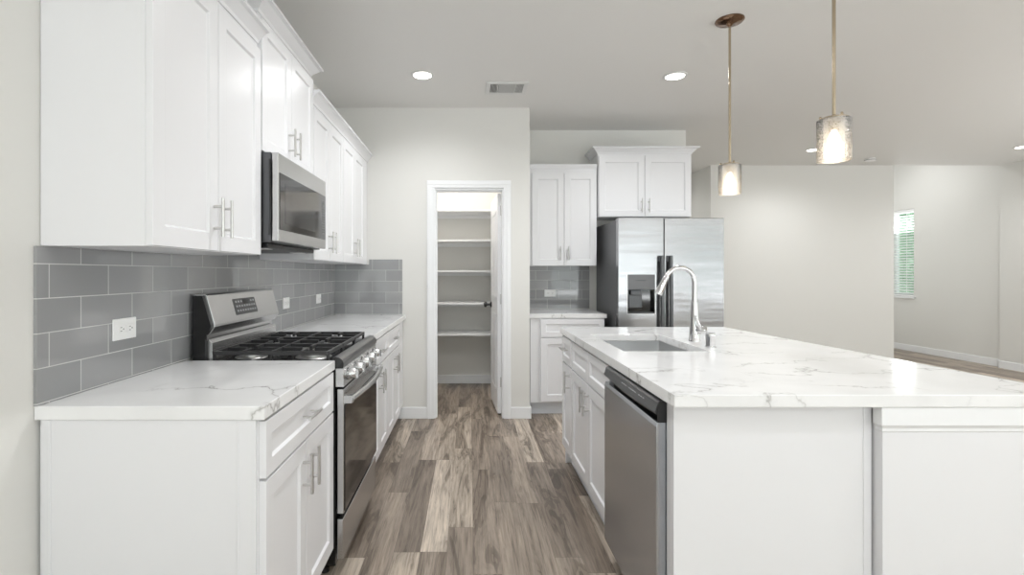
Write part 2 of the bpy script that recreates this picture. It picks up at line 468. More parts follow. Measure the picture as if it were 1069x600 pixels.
DT = 0.02   # door thickness
def cabinet(label, F, depth, a0, a1, z0, z1, doors, drawers=(), handles=(), toe=False, crown=None, group=None, filler=None, name='wall_cabinet', cat='cabinet'):
    """F = plane of the carcass front; doors = [(a0,a1,z0,z1)]; handles = ('d'/'w', index, a, z, vertical)"""
    c = F.p((a0+a1)/2, -depth/2, z0 if not toe else 0.0)
    t = thing(name, label, cat, c, group)
    mb = fbox(F, a0, a1, -depth, 0, z0, z1)
    build('carcass', mb, 'cab', t, 0.0008)
    if toe:
        build('toe_kick', fbox(F, a0+0.002, a1-0.002, -depth, -toe, 0.0, z0-0.0005), 'toe', t)
    ds = [build('door', shaker(F, *d), 'cab', t, 0.0012) for d in doors]
    ws = [build('drawer', shaker(F, *d, rail=0.045), 'cab', t, 0.0012) for d in drawers]
    for kind, i, a, z, vert in handles:
        pull((ds if kind == 'd' else ws)[i], F, a, z, DT, vert)
    if crown:
        ztop, h, proj = crown[:3]; ends = crown[3] if len(crown) > 3 else (1, 1)
        mc = MB()
        # sprung crown profile wrapped around front and the exposed ends
        prof = [(0.0, 0.0), (0.006, 0.0), (0.010, 0.012), (proj*0.75, h-0.016), (proj, h-0.012), (proj, h)]
        secs = []
        for b_, c_ in prof:
            e0 = b_ * ends[0]; e1 = b_ * ends[1]
            secs.append([F.p(a0-e0, -depth, ztop-h+c_), F.p(a0-e0, b_, ztop-h+c_), F.p(a1+e1, b_, ztop-h+c_), F.p(a1+e1, -depth, ztop-h+c_)])
        mc.rings(secs)
        build('crown_moulding', mc, 'cab', t)
    return t

# ================================================================== STRUCTURE
CH = 2.737
WLX = -1.195
struct('floor', MB().box(-1.35, 7.45, -3.7, 10.2, -0.12, 0.0), 'floor')
struct('ceiling', MB().box(-1.35, 7.45, -3.7, 6.865, CH, CH+0.12).box(2.1, 3.4, 6.865, 7.8, CH, CH+0.12), 'ceiling')
struct('wall_left', MB().box(WLX-0.12, WLX, -3.6, 6.02, 0, CH), 'wall')
# pantry
PW = 4.476
struct('wall_pantry', MB().box(WLX, -0.315, PW, PW+0.11, 0, CH).box(0.307, 0.532, PW, PW+0.11, 0, CH).box(-0.315, 0.307, PW, PW+0.11, 2.03, CH), 'wall')
struct('wall_pantry_right', MB().box(0.432, 0.532, PW+0.11, 6.02, 0, CH), 'wall')
struct('wall_pantry_back', MB().box(WLX, 0.432, 5.90, 6.02, 0, CH), 'wall')
# kitchen back wall and the hall behind its end
struct('wall_back', MB().box(0.532, 2.209, 5.181, 5.281, 0, CH), 'wall')
struct('wall_hall_left', MB().box(2.109, 2.209, 5.281, 7.8, 0, CH), 'wall')
struct('wall_hall_back', MB().box(2.209, 3.40, 7.68, 7.8, 0, CH), 'wall')
struct('wall_hall_right', MB().box(3.262, 3.362, 6.965, 7.68, 0, CH), 'wall')
struct('wall_living', MB().box(3.262, 5.74, 6.865, 6.965, 0, CH), 'wall')
# entry with the taller ceiling
struct('wall_entry_left', MB().box(5.64, 5.74, 6.965, 10.0, 0, 3.5), 'wall')
struct('wall_entry_back', MB().box(5.64, 7.37, 10.0, 10.1, 0, 3.5), 'wall')
WY0, WY1, WZ0, WZ1 = 8.28, 9.16, 0.895, 2.335
struct('wall_entry_right', MB().box(7.25, 7.37, 6.865, WY0, 0, 3.5).box(7.25, 7.37, WY1, 10.0, 0, 3.5)
       .box(7.25, 7.37, WY0, WY1, 0, WZ0).box(7.25, 7.37, WY0, WY1, WZ1, 3.5), 'wall')
struct('wall_entry_header', MB().box(5.64, 7.37, 6.765, 6.865, CH+0.12, 3.5), 'wall')
struct('ceiling_entry', MB().box(5.64, 7.37, 6.765, 10.1, 3.5, 3.6), 'ceiling')
# right and rear walls, with unseen window openings added to let light in
struct('wall_right', MB().box(7.17, 7.29, -3.6, 0.45, 0, CH).box(7.17, 7.29, 2.75, 6.865, 0, CH).box(7.17, 7.29, 0.45, 2.75, 0, 0.65).box(7.17, 7.29, 0.45, 2.75, 2.25, CH), 'wall')
rear = MB()
xs = [(-1.195, -1.0, 0, CH), (-1.0, 1.0, 2.35, CH), (1.0, 2.15, 0, CH), (2.15, 4.65, 0, 0.69), (2.15, 4.65, 2.25, CH), (4.65, 5.1, 0, CH), (5.1, 6.7, 0, 0.69), (5.1, 6.7, 2.25, CH), (6.7, 7.29, 0, CH)]
for x0, x1, z0, z1 in xs: rear.box(x0, x1, -3.62, -3.5, z0, z1)
struct('wall_rear', rear, 'wall')

def glazing(name, F, a0, a1, z0, z1, mull=1, depth=0.06):
    fr = MB(); w = 0.05
    fbox(F, a0, a0+w, -depth, 0, z0, z1, fr); fbox(F, a1-w, a1, -depth, 0, z0, z1, fr)
    fbox(F, a0+w, a1-w, -depth, 0, z0, z0+w, fr); fbox(F, a0+w, a1-w, -depth, 0, z1-w, z1, fr)
    for k in range(1, mull+1):
        c = a0 + (a1-a0)*k/(mull+1)
        fbox(F, c-w/2, c+w/2, -depth, 0, z0+w, z1-w, fr)
    o = struct(name, fr, 'trim')
    g_ = build('window_pane', fbox(F, a0+w, a1-w, -depth/2-0.003, -depth/2+0.003, z0+w, z1-w), 'glass', o)
    return o
glazing('added_glass_door', Face((1, 0, 0), (0, 1, 0), (0, -3.53, 0)), -1.0, 1.0, 0.0, 2.35)  # unseen glass door and next three windows, added to light the room
glazing('added_window_2', Face((1, 0, 0), (0, 1, 0), (0, -3.53, 0)), 2.15, 4.65, 0.69, 2.25, 2)
glazing('added_window_3', Face((1, 0, 0), (0, 1, 0), (0, -3.53, 0)), 5.1, 6.7, 0.69, 2.25, 1)
glazing('added_window_4', Face((0, 1, 0), (-1, 0, 0), (7.20, 0, 0)), 0.45, 2.75, 0.65, 2.25, 2)
w1 = glazing('window_1', Face((0, 1, 0), (-1, 0, 0), (7.31, 0, 0)), WY0, WY1, WZ0, WZ1, 1)
build('window_sill', MB().box(7.222, 7.25, WY0-0.03, WY1+0.03, WZ0-0.03, WZ0-0.002), 'trim', w1, 0.003)

# blind in the entry window
bl = thing('window_blind', 'white slatted blind half open in the narrow window of the far right room', 'blind', (7.275, (WY0+WY1)/2, WZ0+0.01))
build('headrail', MB().box(7.255, 7.30, WY0+0.008, WY1-0.008, WZ1-0.055, WZ1-0.004), 'plate', bl, 0.002)
sl = MB()
z = WZ0 + 0.045
while z < WZ1 - 0.075:
    sl.hexa([(7.258, WY0+0.012, z), (7.258, WY1-0.012, z), (7.298, WY1-0.012, z+0.020), (7.298, WY0+0.012, z+0.020),
             (7.258, WY0+0.012, z+0.003), (7.258, WY1-0.012, z+0.003), (7.298, WY1-0.012, z+0.0245), (7.298, WY0+0.012, z+0.0245)])
    z += 0.044
build('slats', sl, 'blind', bl)
build('bottom_rail', MB().box(7.258, 7.298, WY0+0.012, WY1-0.012, WZ0+0.004, WZ0+0.026), 'plate', bl, 0.002)
cd = MB()
for y in (WY0+0.14, WY1-0.14):
    cd.box(7.2545, 7.257, y-0.004, y+0.004, WZ0+0.02, WZ1-0.05)
build('ladder_tape', cd, 'plate', bl)

# trim: door casing, jamb
cs = MB()
yc0, yc1 = PW-0.016, PW
def casing_profile(mb, x0, x1, z0, z1, inner):   # stepped casing leg
    mb.box(x0, x1, yc0+0.004, yc1, z0, z1)
    if inner == 'r': mb.box(x0+0.006, x1-0.028, yc0, yc0+0.004, z0, z1-0.0)
    else: mb.box(x0+0.028, x1-0.006, yc0, yc0+0.004, z0, z1-0.0)
casing_profile(cs, -0.374, -0.309, 0, 2.03, 'r')
casing_profile(cs, 0.301, 0.366, 0, 2.03, 'l')
cs.box(-0.374, 0.366, yc0+0.004, yc1, 2.03, 2.095); cs.box(-0.368, 0.360, yc0, yc0+0.004, 2.058, 2.089)
struct('trim_1', cs, 'trim', 0.002)
jb = MB().box(-0.314, -0.295, PW+0.001, PW+0.11, 0, 2.012).box(0.288, 0.306, PW+0.001, PW+0.11, 0, 2.012).box(-0.314, 0.306, PW+0.001, PW+0.11, 2.012, 2.029)
jb.box(-0.295, -0.285, PW+0.03, PW+0.065, 0, 2.002).box(-0.295, 0.288, PW+0.03, PW+0.065, 2.002, 2.012)
struct('trim_2', jb, 'trim', 0.001)

# pantry door: open inwards, hinged at the right jamb
d1 = bpy.data.objects.new('door_1', None); COL.objects.link(d1); d1['kind'] = 'structure'
ang = math.radians(93.5)
hx, hy = 0.272, PW+0.114
d1.location = (hx, hy, 0.0)
DF = Face((math.cos(ang), math.sin(ang), 0), (-math.sin(ang), math.cos(ang), 0), (hx, hy, 0))
dl = MB(); fbox(DF, 0.0, 0.585, -0.0175, 0.0175, 0.012, 2.0, dl)
build('door_panel', dl, 'trim', d1, 0.002)
mouldings = MB()
for (z0, z1) in ((0.2, 0.9), (1.05, 1.85)):
    for sgn in (1, -1):
        for (a0, a1, c0, c1) in ((0.11, 0.475, z0, z0+0.02), (0.11, 0.475, z1-0.02, z1), (0.11, 0.13, z0, z1), (0.455, 0.475, z0, z1)):
            b0, b1 = (0.0176, 0.0215) if sgn > 0 else (-0.0215, -0.0176)
            fbox(DF, a0, a1, b0, b1, c0, c1, mouldings)
build('panel_moulding', mouldings, 'trim', d1)
hd = MB()
for sgn in (1, -1):
    hd.lathe([(0.030, 0.0), (0.030, 0.006), (0.024, 0.010), (0.012, 0.014), (0.011, 0.035), (0.014, 0.045), (0.027, 0.052), (0.029, 0.062), (0.024, 0.072), (0.010, 0.077)],
             DF.p(0.53, 0.0175*sgn, 0.965), tuple(DF.n*sgn), 20)
build('door_handle', hd, 'iron', d1, smooth=True)
hg = MB()
for z in (0.25, 1.0, 1.8): hg.lathe([(0.007, 0), (0.007, 0.09)], (0.2835, PW+0.118, z), (0, 0, 1), 10)
build('hinge', hg, 'nickel', d1)

# pantry shelves
for i, (z, w) in enumerate(((1.972, 'topmost'), (1.645, 'second from top'), (1.31, 'third from top'), (0.957, 'fourth from top'), (0.617, 'lowest'))):
    t = thing('pantry_shelf', 'long white board shelf inside the open pantry, %s of five' % w, 'shelf', (-0.38, 5.72, z-0.02), 'white shelves in the pantry')
    build('board', MB().box(-1.19, 0.43, 5.52, 5.898, z-0.02, z), 'trim', t, 0.002)
    build('cleat', MB().box(-1.19, 0.43, 5.880, 5.898, z-0.06, z-0.0205), 'trim', t)

# baseboards
def base(name, boxes):
    mb = MB()
    for b in boxes: mb.box(*b)
    return struct(name, mb, 'trim', 0.003)
BH = 0.10
base('baseboard_pantry_wall', [(-0.645, -0.3745, PW-0.013, PW, 0, BH), (0.3665, 0.545, PW-0.013, PW, 0, BH), (0.532, 0.545, PW, 4.60, 0, BH)])
base('baseboard_pantry_inside', [(-1.19, 0.43, 5.887, 5.90, 0, BH)])
base('baseboard_living', [(3.262, 5.753, 6.852, 6.865, 0, BH), (5.74, 5.753, 6.865, 10.0, 0, BH)])
base('baseboard_right', [(7.157, 7.17, 0.0, 6.878, 0, BH), (7.157, 7.25, 6.865, 6.878, 0, BH)])
base('baseboard_entry', [(7.237, 7.25, 6.879, 9.98, 0, BH)])
base('baseboard_left', [(WLX, WLX+0.013, -3.49, 1.385, 0, BH)])

# ================================================================== BACKSPLASH
TX = WLX + 0.010
tag(build('backsplash', MB().box(WLX+0.0005, TX, 1.391, PW-0.0005, 0.9155, 1.355).box(WLX+0.0005, TX, 2.166, 2.870, 1.355, 1.408), 'tile_y'),
    'glossy grey subway tile backsplash along the left wall behind the gas range', 'backsplash')
tag(build('backsplash', MB().box(TX, -0.591, PW-0.010, PW, 0.9155, 1.355).box(-0.882, -0.591, PW-0.010, PW, 1.355, 1.40), 'tile_x'),
    'small grey subway tile return on the wall left of the pantry door', 'backsplash')
tag(build('backsplash', MB().box(0.533, 1.222, 5.171, 5.181, 0.9155, 1.354), 'tile_x'),
    'grey subway tile backsplash on the far wall beside the refrigerator', 'backsplash')

# ================================================================== LEFT BASE RUN
CB = 0.876   # carcass top
FXL = LEFT(-0.585)
DEP = 0.606
# near cabinet
cabinet('white shaker base cabinet nearest the camera on the left, before the gas range',
        FXL, DEP, 1.408, 2.118, 0.12, CB,
        doors=[(1.412, 1.758, 0.135, 0.700), (1.763, 2.112, 0.135, 0.700)],
        drawers=[(1.412, 2.112, 0.708, 0.868)],
        handles=[('w', 0, 1.765, 0.79, False), ('d', 0, 1.722, 0.60, True), ('d', 1, 1.800, 0.60, True)],
        toe=0.06, name='base_cabinet', group='white shaker base cabinets')
tag(build('end_panel', MB().box(WLX+0.018, -0.588, 1.396, 1.407, 0.0, CB).box(-1.16, -1.150, 1.3935, 1.396, 0, CB).box(-0.640, -0.634, 1.3935, 1.396, 0, CB), 'cab', None, 0.001),
    'plain white end panel closing the near end of the left cabinet run under the quartz', 'cabinet panel')
cabinet('white shaker base cabinet just beyond the gas range on the left', FXL, DEP, 2.892, 3.520, 0.12, CB,
        doors=[(2.895, 3.205, 0.135, 0.700), (3.209, 3.517, 0.135, 0.700)], drawers=[(2.895, 3.517, 0.708, 0.868)],
        handles=[('w', 0, 3.206, 0.79, False), ('d', 0, 3.165, 0.60, True), ('d', 1, 3.250, 0.60, True)],
        toe=0.06, name='base_cabinet', group='white shaker base cabinets')
cabinet('white shaker base cabinet at the far end of the left run beside the pantry wall', FXL, DEP, 3.523, 4.470, 0.12, CB,
        doors=[(3.527, 3.837, 0.135, 0.700), (3.841, 4.150, 0.135, 0.700)], drawers=[(3.527, 4.150, 0.708, 0.868)],
        handles=[('w', 0, 3.838, 0.79, False), ('d', 0, 3.797, 0.60, True), ('d', 1, 3.882, 0.60, True)],
        toe=0.06, name='base_cabinet', group='white shaker base cabinets')
CT0, CT = 0.8765, 0.915
tag(build('countertop', MB().box(WLX+0.001, -0.562, 1.391, 2.124, CT0, CT), 'quartz', None, 0.003),
    'white veined quartz countertop on the left between camera and gas range', 'countertop')
tag(build('countertop', MB().box(WLX+0.001, -0.562, 2.886, PW-0.001, CT0, CT), 'quartz', None, 0.003),
    'white quartz countertop on the left beyond the range, ending at the pantry wall', 'countertop')

# outlets
def outlet(label, F, a, z, w=0.115, h=0.072):
    t = thing('wall_outlet', label, 'outlet', F.p(a, 0, z-h/2), 'white outlets on the grey tile')
    build('cover_plate', fbox(F, a-w/2, a+w/2, 0.0003, 0.006, z-h/2, z+h/2), 'plate', t, 0.002)
    for s_ in (-1, 1):
        rc = build('receptacle', fbox(F, a+s_*0.022-0.017, a+s_*0.022+0.017, 0.006, 0.0085, z-0.015, z+0.015), 'plate', t, 0.002)
        mb = MB()
        fbox(F, a+s_*0.022-0.006, a+s_*0.022+0.002, 0.0085, 0.0090, z+0.005, z+0.007, mb)
        fbox(F, a+s_*0.022-0.006, a+s_*0.022+0.002, 0.0085, 0.0090, z-0.007, z-0.005, mb)
        fbox(F, a+s_*0.022+0.007, a+s_*0.022+0.011, 0.0085, 0.0090, z-0.002, z+0.002, mb)
        build('slots', mb, 'slot', rc)
    return t
outlet('white outlet plate on the left tile in front of the gas range', LEFT(TX), 1.740, 1.090)
outlet('white outlet plate on the left tile just behind the gas range', LEFT(TX), 3.275, 1.087)
outlet('white outlet plate on the left tile farthest along, near the pantry corner', LEFT(TX), 3.98, 1.080)
outlet('white outlet plate on the tile beside the refrigerator', BACK(5.171), 0.822, 1.076)

# ================================================================== RANGE
RY0, RY1 = 2.132, 2.878
rg = thing('gas_range', 'stainless steel freestanding gas range with black cast iron grates between white cabinets', 'range', (-0.86, (RY0+RY1)/2, 0.0))
body = MB().box(-1.165, -0.562, RY0, RY1, 0.05, 0.893)
build('body', body, 'black', rg, 0.002)
for x in (-1.10, -0.62):
    for y in (RY0+0.05, RY1-0.05):
        build('foot', MB().lathe([(0.018, 0.0), (0.018, 0.02), (0.010, 0.022), (0.010, 0.052)], (x, y, 0.0), (0, 0, 1), 12), 'blackplastic', rg)
# cooktop pan
tp = MB().box(-1.165, -0.575, RY0-0.004, RY1+0.004, 0.893, 0.905)
build('cooktop', tp, 'black', rg, 0.003)
# rounded steel front rail
prof = [(-0.575, 0.882), (-0.575, 0.924), (-0.562, 0.929), (-0.546, 0.926), (-0.533, 0.916), (-0.527, 0.902), (-0.528, 0.884), (-0.532, 0.880)]
build('rail_end_cap', MB().prism(prof, 'Y', RY0-0.005, RY0-0.0032), 'black', rg)
build('front_rail', MB().prism(prof, 'Y', RY0-0.003, RY1+0.003), 'steel_rail', rg, smooth=False)
# knob panel
prof = [(-0.562, 0.802), (-0.562, 0.880), (-0.531, 0.880), (-0.527, 0.802)]
kp = build('control_panel', MB().prism(prof, 'Y', RY0, RY1), 'steel_h', rg, 0.001)
for i in range(5):
    y = RY0 + 0.085 + i * (RY1-RY0-0.17)/4
    mb = MB().lathe([(0.027, 0.0), (0.027, 0.005), (0.0235, 0.007), (0.0215, 0.030), (0.019, 0.034), (0.0, 0.034)], (-0.528, y, 0.842), (1, 0, 0.04), 24)
    mb.box(-0.496, -0.484, y-0.0045, y+0.0045, 0.824, 0.860)
    k = build('knob', mb, 'steel_h', kp, smooth=True)
# oven door
od = MB()
F = LEFT(-0.556)
fbox(F, RY0+0.002, RY1-0.002, 0, 0.028, 0.268, 0.792, od)
dr = build('oven_door', od, 'steel_h', rg, 0.003)
build('oven_glass', fbox(F, RY0+0.014, RY1-0.010, 0.0281, 0.031, 0.276, 0.722), 'glass_black', dr, 0.001)
hb = MB(); pts = []; rr = []
for k in range(25):
    u = k / 24.0
    pts.append((-0.500 + 0.022*math.sin(PI*u), RY0+0.012 + u*(RY1-RY0-0.024), 0.748))
hb.tube(pts, 0.0135, 14)
for y in (RY0+0.020, RY1-0.020):
    hb.box(-0.530, -0.492, y-0.018, y+0.018, 0.732, 0.764)
build('handle', hb, 'steel_h', dr, 0.002, smooth=True)
sd = MB(); fbox(F, RY0+0.002, RY1-0.002, 0, 0.026, 0.075, 0.246, sd)
build('storage_drawer', sd, 'steel_h', rg, 0.003)
# backguard
prof = [(-1.166, 0.906), (-1.166, 1.192), (-1.120, 1.192), (-1.112, 1.186), (-1.078, 1.062), (-1.078, 1.052), (-1.098, 1.022), (-1.118, 1.018), (-1.118, 0.906)]
bgd = build('backguard', MB().prism(prof, 'Y', RY0+0.018, RY1-0.006), 'steel_h', rg, 0.002)
build('backguard_cap', MB().prism([(-1.1655, 0.907), (-1.1655, 1.184), (-1.124, 1.184), (-1.088, 1.062), (-1.088, 1.050), (-1.102, 1.022), (-1.112, 1.018), (-1.112, 0.907)], 'Y', RY0+0.004, RY0+0.0178), 'black', bgd, 0.001)
# vent lip below the panel
build('vent_rail', MB().prism([(-1.118, 0.906), (-1.118, 0.990), (-1.105, 1.000), (-1.092, 0.985), (-1.090, 0.906)], 'Y', RY0+0.022, RY1-0.008), 'steel_h', rg, 0.002)
# display on sloping face
sv = Vector((-1.078+1.112, 0, 1.062-1.186)); slen = sv.length; sv.normalize(); nv = Vector((-sv.z, 0, sv.x)); nv = nv if nv.x > 0 else -nv
def slope_box(mb, y0, y1, t0, t1, h0, h1):
    o0 = Vector((-1.112, 0, 1.186))
    P = lambda y, t, h: tuple(o0 + sv*t*slen + nv*h + Vector((0, y, 0)))
    return mb.hexa([P(y0,t1,h0), P(y1,t1,h0), P(y1,t0,h0), P(y0,t0,h0), P(y0,t1,h1), P(y1,t1,h1), P(y1,t0,h1), P(y0,t0,h1)])
dp = build('display', slope_box(MB(), 2.365, 2.60, 0.22, 0.82, 0.0004, 0.002), 'greyplastic', bgd, 0.0005)
pr = MB()
for r in range(3):
    for c in range(8):
        if r == 0 and 2 < c < 6: continue
        slope_box(pr, 2.382+c*0.027, 2.396+c*0.027, 0.30+r*0.17, 0.37+r*0.17, 0.002, 0.0024)
build('buttons', pr, 'print', dp)
slope_box(pr2 := MB(), 2.462, 2.532, 0.26, 0.44, 0.002, 0.0025)
build('screen', pr2, 'glass_black', dp)
# burners
for i, (x, y, r) in enumerate(((-0.98, 2.285, 0.040), (-0.70, 2.285, 0.050), (-0.84, 2.505, 0.045), (-0.98, 2.725, 0.036), (-0.70, 2.725, 0.052))):
    mb = MB().lathe([(r+0.030, 0.0), (r+0.028, 0.002), (r+0.006, 0.004), (r+0.004, 0.014), (r-0.004, 0.016)], (x, y, 0.905), (0, 0, 1), 24)
    bb = build('burner', mb, 'burner', rg, smooth=True)
    build('burner_cap', MB().lathe([(r, 0.0165), (r, 0.022), (r-0.005, 0.025), (0.001, 0.026)], (x, y, 0.905), (0, 0, 1), 24), 'iron', bb, smooth=True)
# grates: three sections
sec = (RY1 - RY0 - 0.016) / 3
for i in range(3):
    y0 = RY0 + 0.008 + i*sec + 0.002; y1 = y0 + sec - 0.004; yc = (y0+y1)/2
    x0, x1 = -1.085, -0.592; zt0, zt1 = 0.934, 0.950; w = 0.012
    g_ = MB()
    g_.box(x0, x1, y0, y0+w, zt0, zt1).box(x0, x1, y1-w, y1, zt0, zt1).box(x0, x0+w, y0+w, y1-w, zt0, zt1).box(x1-w, x1, y0+w, y1-w, zt0, zt1)
    xm = (x0+x1)/2
    g_.box(xm-w/2, xm+w/2, y0+w, y1-w, zt0, zt1)
    cs_ = ((x0+xm)/2, (x1+xm)/2) if i != 1 else (xm,)
    for cx in ((x0+xm)/2, (x1+xm)/2):
        # fingers reaching towards each burner
        g_.box(x0+w if cx < xm else xm+w/2, cx-0.028, yc-w/2, yc+w/2, zt0, zt1+0.001)
        g_.box(cx+0.028, xm-w/2 if cx < xm else x1-w, yc-w/2, yc+w/2, zt0, zt1+0.001)
        g_.box(cx-w/2, cx+w/2, y0+w, yc-0.028, zt0, zt1+0.001)
        g_.box(cx-w/2, cx+w/2, yc+0.028, y1-w, zt0, zt1+0.001)
    for cx in (x0+0.006, xm, x1-0.006):
        for cy in (y0+0.006, y1-0.006):
            g_.box(cx-0.006, cx+0.006, cy-0.006, cy+0.006, 0.905, zt0)
    build('grate', g_, 'iron', rg, 0.0015)

# ================================================================== MICROWAVE + LEFT UPPERS
FU = LEFT(-0.902); UD = 0.291
UB = 1.356
cabinet('tall white shaker wall cabinet nearest the camera on the left wall', FU, UD, 1.412, 2.157, UB, 2.255,
        doors=[(1.414, 1.783, UB+0.002, 2.225), (1.787, 2.150, UB+0.002, 2.225)],
        handles=[('d', 0, 1.752, 1.472, True), ('d', 1, 1.818, 1.472, True)], crown=(2.312, 0.058, 0.055, (0, 0.0)), group='white shaker wall cabinets')
cabinet('short raised white wall cabinet directly above the microwave', FU, UD, 2.160, 2.874, 1.800, 2.395,
        doors=[(2.163, 2.515, 1.803, 2.370), (2.519, 2.871, 1.803, 2.370)],
        handles=[('d', 0, 2.480, 1.915, True), ('d', 1, 2.556, 1.915, True)], crown=(2.450, 0.058, 0.060, (0.9, 0.9)), group='white shaker wall cabinets')
cabinet('white shaker wall cabinet on the left wall just beyond the microwave', FU, UD, 2.877, 3.560, UB, 2.255,
        doors=[(2.880, 3.213, UB+0.002, 2.225), (3.217, 3.557, UB+0.002, 2.225)],
        handles=[('d', 0, 3.178, 1.472, True), ('d', 1, 3.252, 1.472, True)], crown=(2.320, 0.066, 0.055, (0, 0)), group='white shaker wall cabinets')
cabinet('white shaker wall cabinet on the left wall against the pantry wall', FU, UD, 3.563, 4.474, UB, 2.255,
        doors=[(3.566, 3.908, UB+0.002, 2.225), (3.912, 4.262, UB+0.002, 2.225)],
        handles=[('d', 0, 3.872, 1.472, True), ('d', 1, 3.950, 1.472, True)], crown=(2.320, 0.066, 0.055, (0, 0)), group='white shaker wall cabinets')

MY0, MY1 = 2.162, 2.872
MZ0, MZ1 = 1.412, 1.796
mw = thing('microwave', 'stainless over-the-range microwave hung below the short cabinet', 'microwave', (-1.0, (MY0+MY1)/2, MZ0))
build('body', MB().box(-1.184, -0.846, MY0, MY1, MZ0, MZ1), 'steel_dark', mw, 0.002)
F = LEFT(-0.842)
md = build('door', fbox(F, MY0, MY1, 0, 0.029, MZ0+0.004, MZ1-0.001), 'steel_h', mw, 0.004)
build('door_glass', fbox(F, MY0+0.012, MY1-0.010, 0.029, 0.031, MZ0+0.055, MZ1-0.085), 'glass_black', md, 0.001)
build('door_window', fbox(F, MY0+0.075, MY1-0.20, 0.0311, 0.0317, MZ0+0.085, MZ1-0.125), 'mesh_glass', md, 0.0002)
hm = MB().tube([(-0.850, MY0-0.001, MZ1-0.03), (-0.848, MY0-0.004, MZ1-0.10), (-0.846, MY0-0.004, MZ0+0.12), (-0.852, MY0-0.001, MZ0+0.03)], 0.004, 8)
build('door_seal', hm, 'blackplastic', mw, smooth=True)
vt = MB().box(-1.16, -0.87, MY0+0.03, MY1-0.03, MZ0-0.022, MZ0-0.0005)
build('vent_base', vt, 'blackplastic', mw, 0.004)
for y in (MY0+0.12, MY1-0.12):
    build('lamp_cover', MB().box(-0.96, -0.90, y-0.04, y+0.04, MZ0-0.0245, MZ0-0.0222), 'plate', mw)
dots = MB()
for k in range(14): fbox(F, MY1-0.085, MY1-0.035, 0.0311, 0.0316, MZ0+0.085+k*0.014, MZ0+0.089+k*0.014, dots)
build('keypad', dots, 'greyplastic', md)

# ================================================================== FAR KITCHEN (beside and above the fridge)
FB = BACK(4.566)
cabinet('white shaker base cabinet on the far wall, left of the refrigerator', FB, 0.614, 0.547, 1.215, 0.115, CB,
        doors=[(0.640, 0.922, 0.130, 0.700), (0.926, 1.208, 0.130, 0.700)], drawers=[(0.640, 1.208, 0.708, 0.868)],
        handles=[('w', 0, 0.925, 0.79, False), ('d', 0, 0.888, 0.60, True), ('d', 1, 0.960, 0.60, True)],
        toe=0.065, name='base_cabinet', group='white shaker base cabinets')
tag(build('countertop', MB().box(0.5335, 1.232, 4.546, 5.180, CT0, CT), 'quartz', None, 0.003),
    'short white quartz countertop on the far wall beside the refrigerator', 'countertop')
FU2 = BACK(4.876)
cabinet('white shaker wall cabinet on the far wall left of the refrigerator', FU2, 0.304, 0.545, 1.222, 1.350, 2.285,
        doors=[(0.600, 0.905, 1.352, 2.238), (0.909, 1.216, 1.352, 2.238)],
        handles=[('d', 0, 0.870, 1.470, True), ('d', 1, 0.945, 1.470, True)], crown=(2.322, 0.040, 0.022, (0, 0)), group='white shaker wall cabinets')
cabinet('white crowned wall cabinet on the far wall above the refrigerator', FU2, 0.304, 1.232, 2.130, 1.818, 2.425,
        doors=[(1.240, 1.676, 1.822, 2.400), (1.680, 2.122, 1.822, 2.400)],
        handles=[('d', 0, 1.645, 1.925, True), ('d', 1, 1.715, 1.925, True)], crown=(2.485, 0.062, 0.060, (1, 1)), group='white shaker wall cabinets')

# refrigerator
fy = 4.359
fg = thing('refrigerator', 'stainless side-by-side refrigerator with ice and water dispenser', 'refrigerator', (1.73, 4.75, 0.0))
build('body', MB().box(1.283, 2.183, fy+0.075, 5.13, 0.02, 1.745), 'midgrey', fg, 0.004)
build('base_grille', MB().box(1.295, 2.170, fy+0.045, fy+0.074, 0.01, 0.085), 'blackplastic', fg, 0.003)
FF = BACK(fy+0.068)
SPL = 1.670
# left door with a real recess for the dispenser
dx0, dx1, dz0, dz1 = 1.357, 1.592, 0.932, 1.148
ld = MB()
fbox(FF, 1.280, dx0, 0, 0.068, 0.09, 1.754, ld); fbox(FF, dx1, SPL-0.004, 0, 0.068, 0.09, 1.754, ld)
fbox(FF, dx0, dx1, 0, 0.068, 0.09, dz0, ld); fbox(FF, dx0, dx1, 0, 0.068, dz1, 1.754, ld)
fbox(FF, dx0, dx1, 0, 0.012, dz0, dz1, ld)
bmesh.ops.remove_doubles(ld.bm, verts=ld.bm.verts, dist=1e-5)
lfd = build('freezer_door', ld, 'steel_fridge', fg)
rfd = build('fridge_door', fbox(FF, SPL+0.004, 2.187, 0, 0.068, 0.09, 1.754), 'steel_fridge', fg, 0.005)
dsf = MB()
fbox(FF, dx0-0.007, dx0, 0.0125, 0.072, dz0-0.007, 1.268, dsf); fbox(FF, dx1, dx1+0.007, 0.0125, 0.072, dz0-0.007, 1.268, dsf)
fbox(FF, dx0, dx1, 0.0125, 0.072, dz0-0.007, dz0, dsf)
dsp = build('dispenser', dsf, 'steel_h', lfd)
pnl = MB(); fbox(FF, dx0, dx1, 0.069, 0.074, dz1-0.006, 1.268, pnl)
dp_ = build('dispenser_panel', pnl, 'midgrey', lfd, 0.001)
lg = MB()
for k in range(6): fbox(FF, dx0+0.075+k*0.014, dx0+0.084+k*0.014, 0.0742, 0.0748, 1.213, 1.221, lg)
build('panel_marks', lg, 'greyplastic', dp_)
rec = MB(); fbox(FF, dx0+0.001, dx1-0.001, 0.0125, 0.016, dz0+0.001, dz1-0.001, rec)
fbox(FF, dx0+0.001, dx0+0.004, 0.016, 0.066, dz0+0.001, dz1-0.001, rec); fbox(FF, dx1-0.004, dx1-0.001, 0.016, 0.066, dz0+0.001, dz1-0.001, rec)
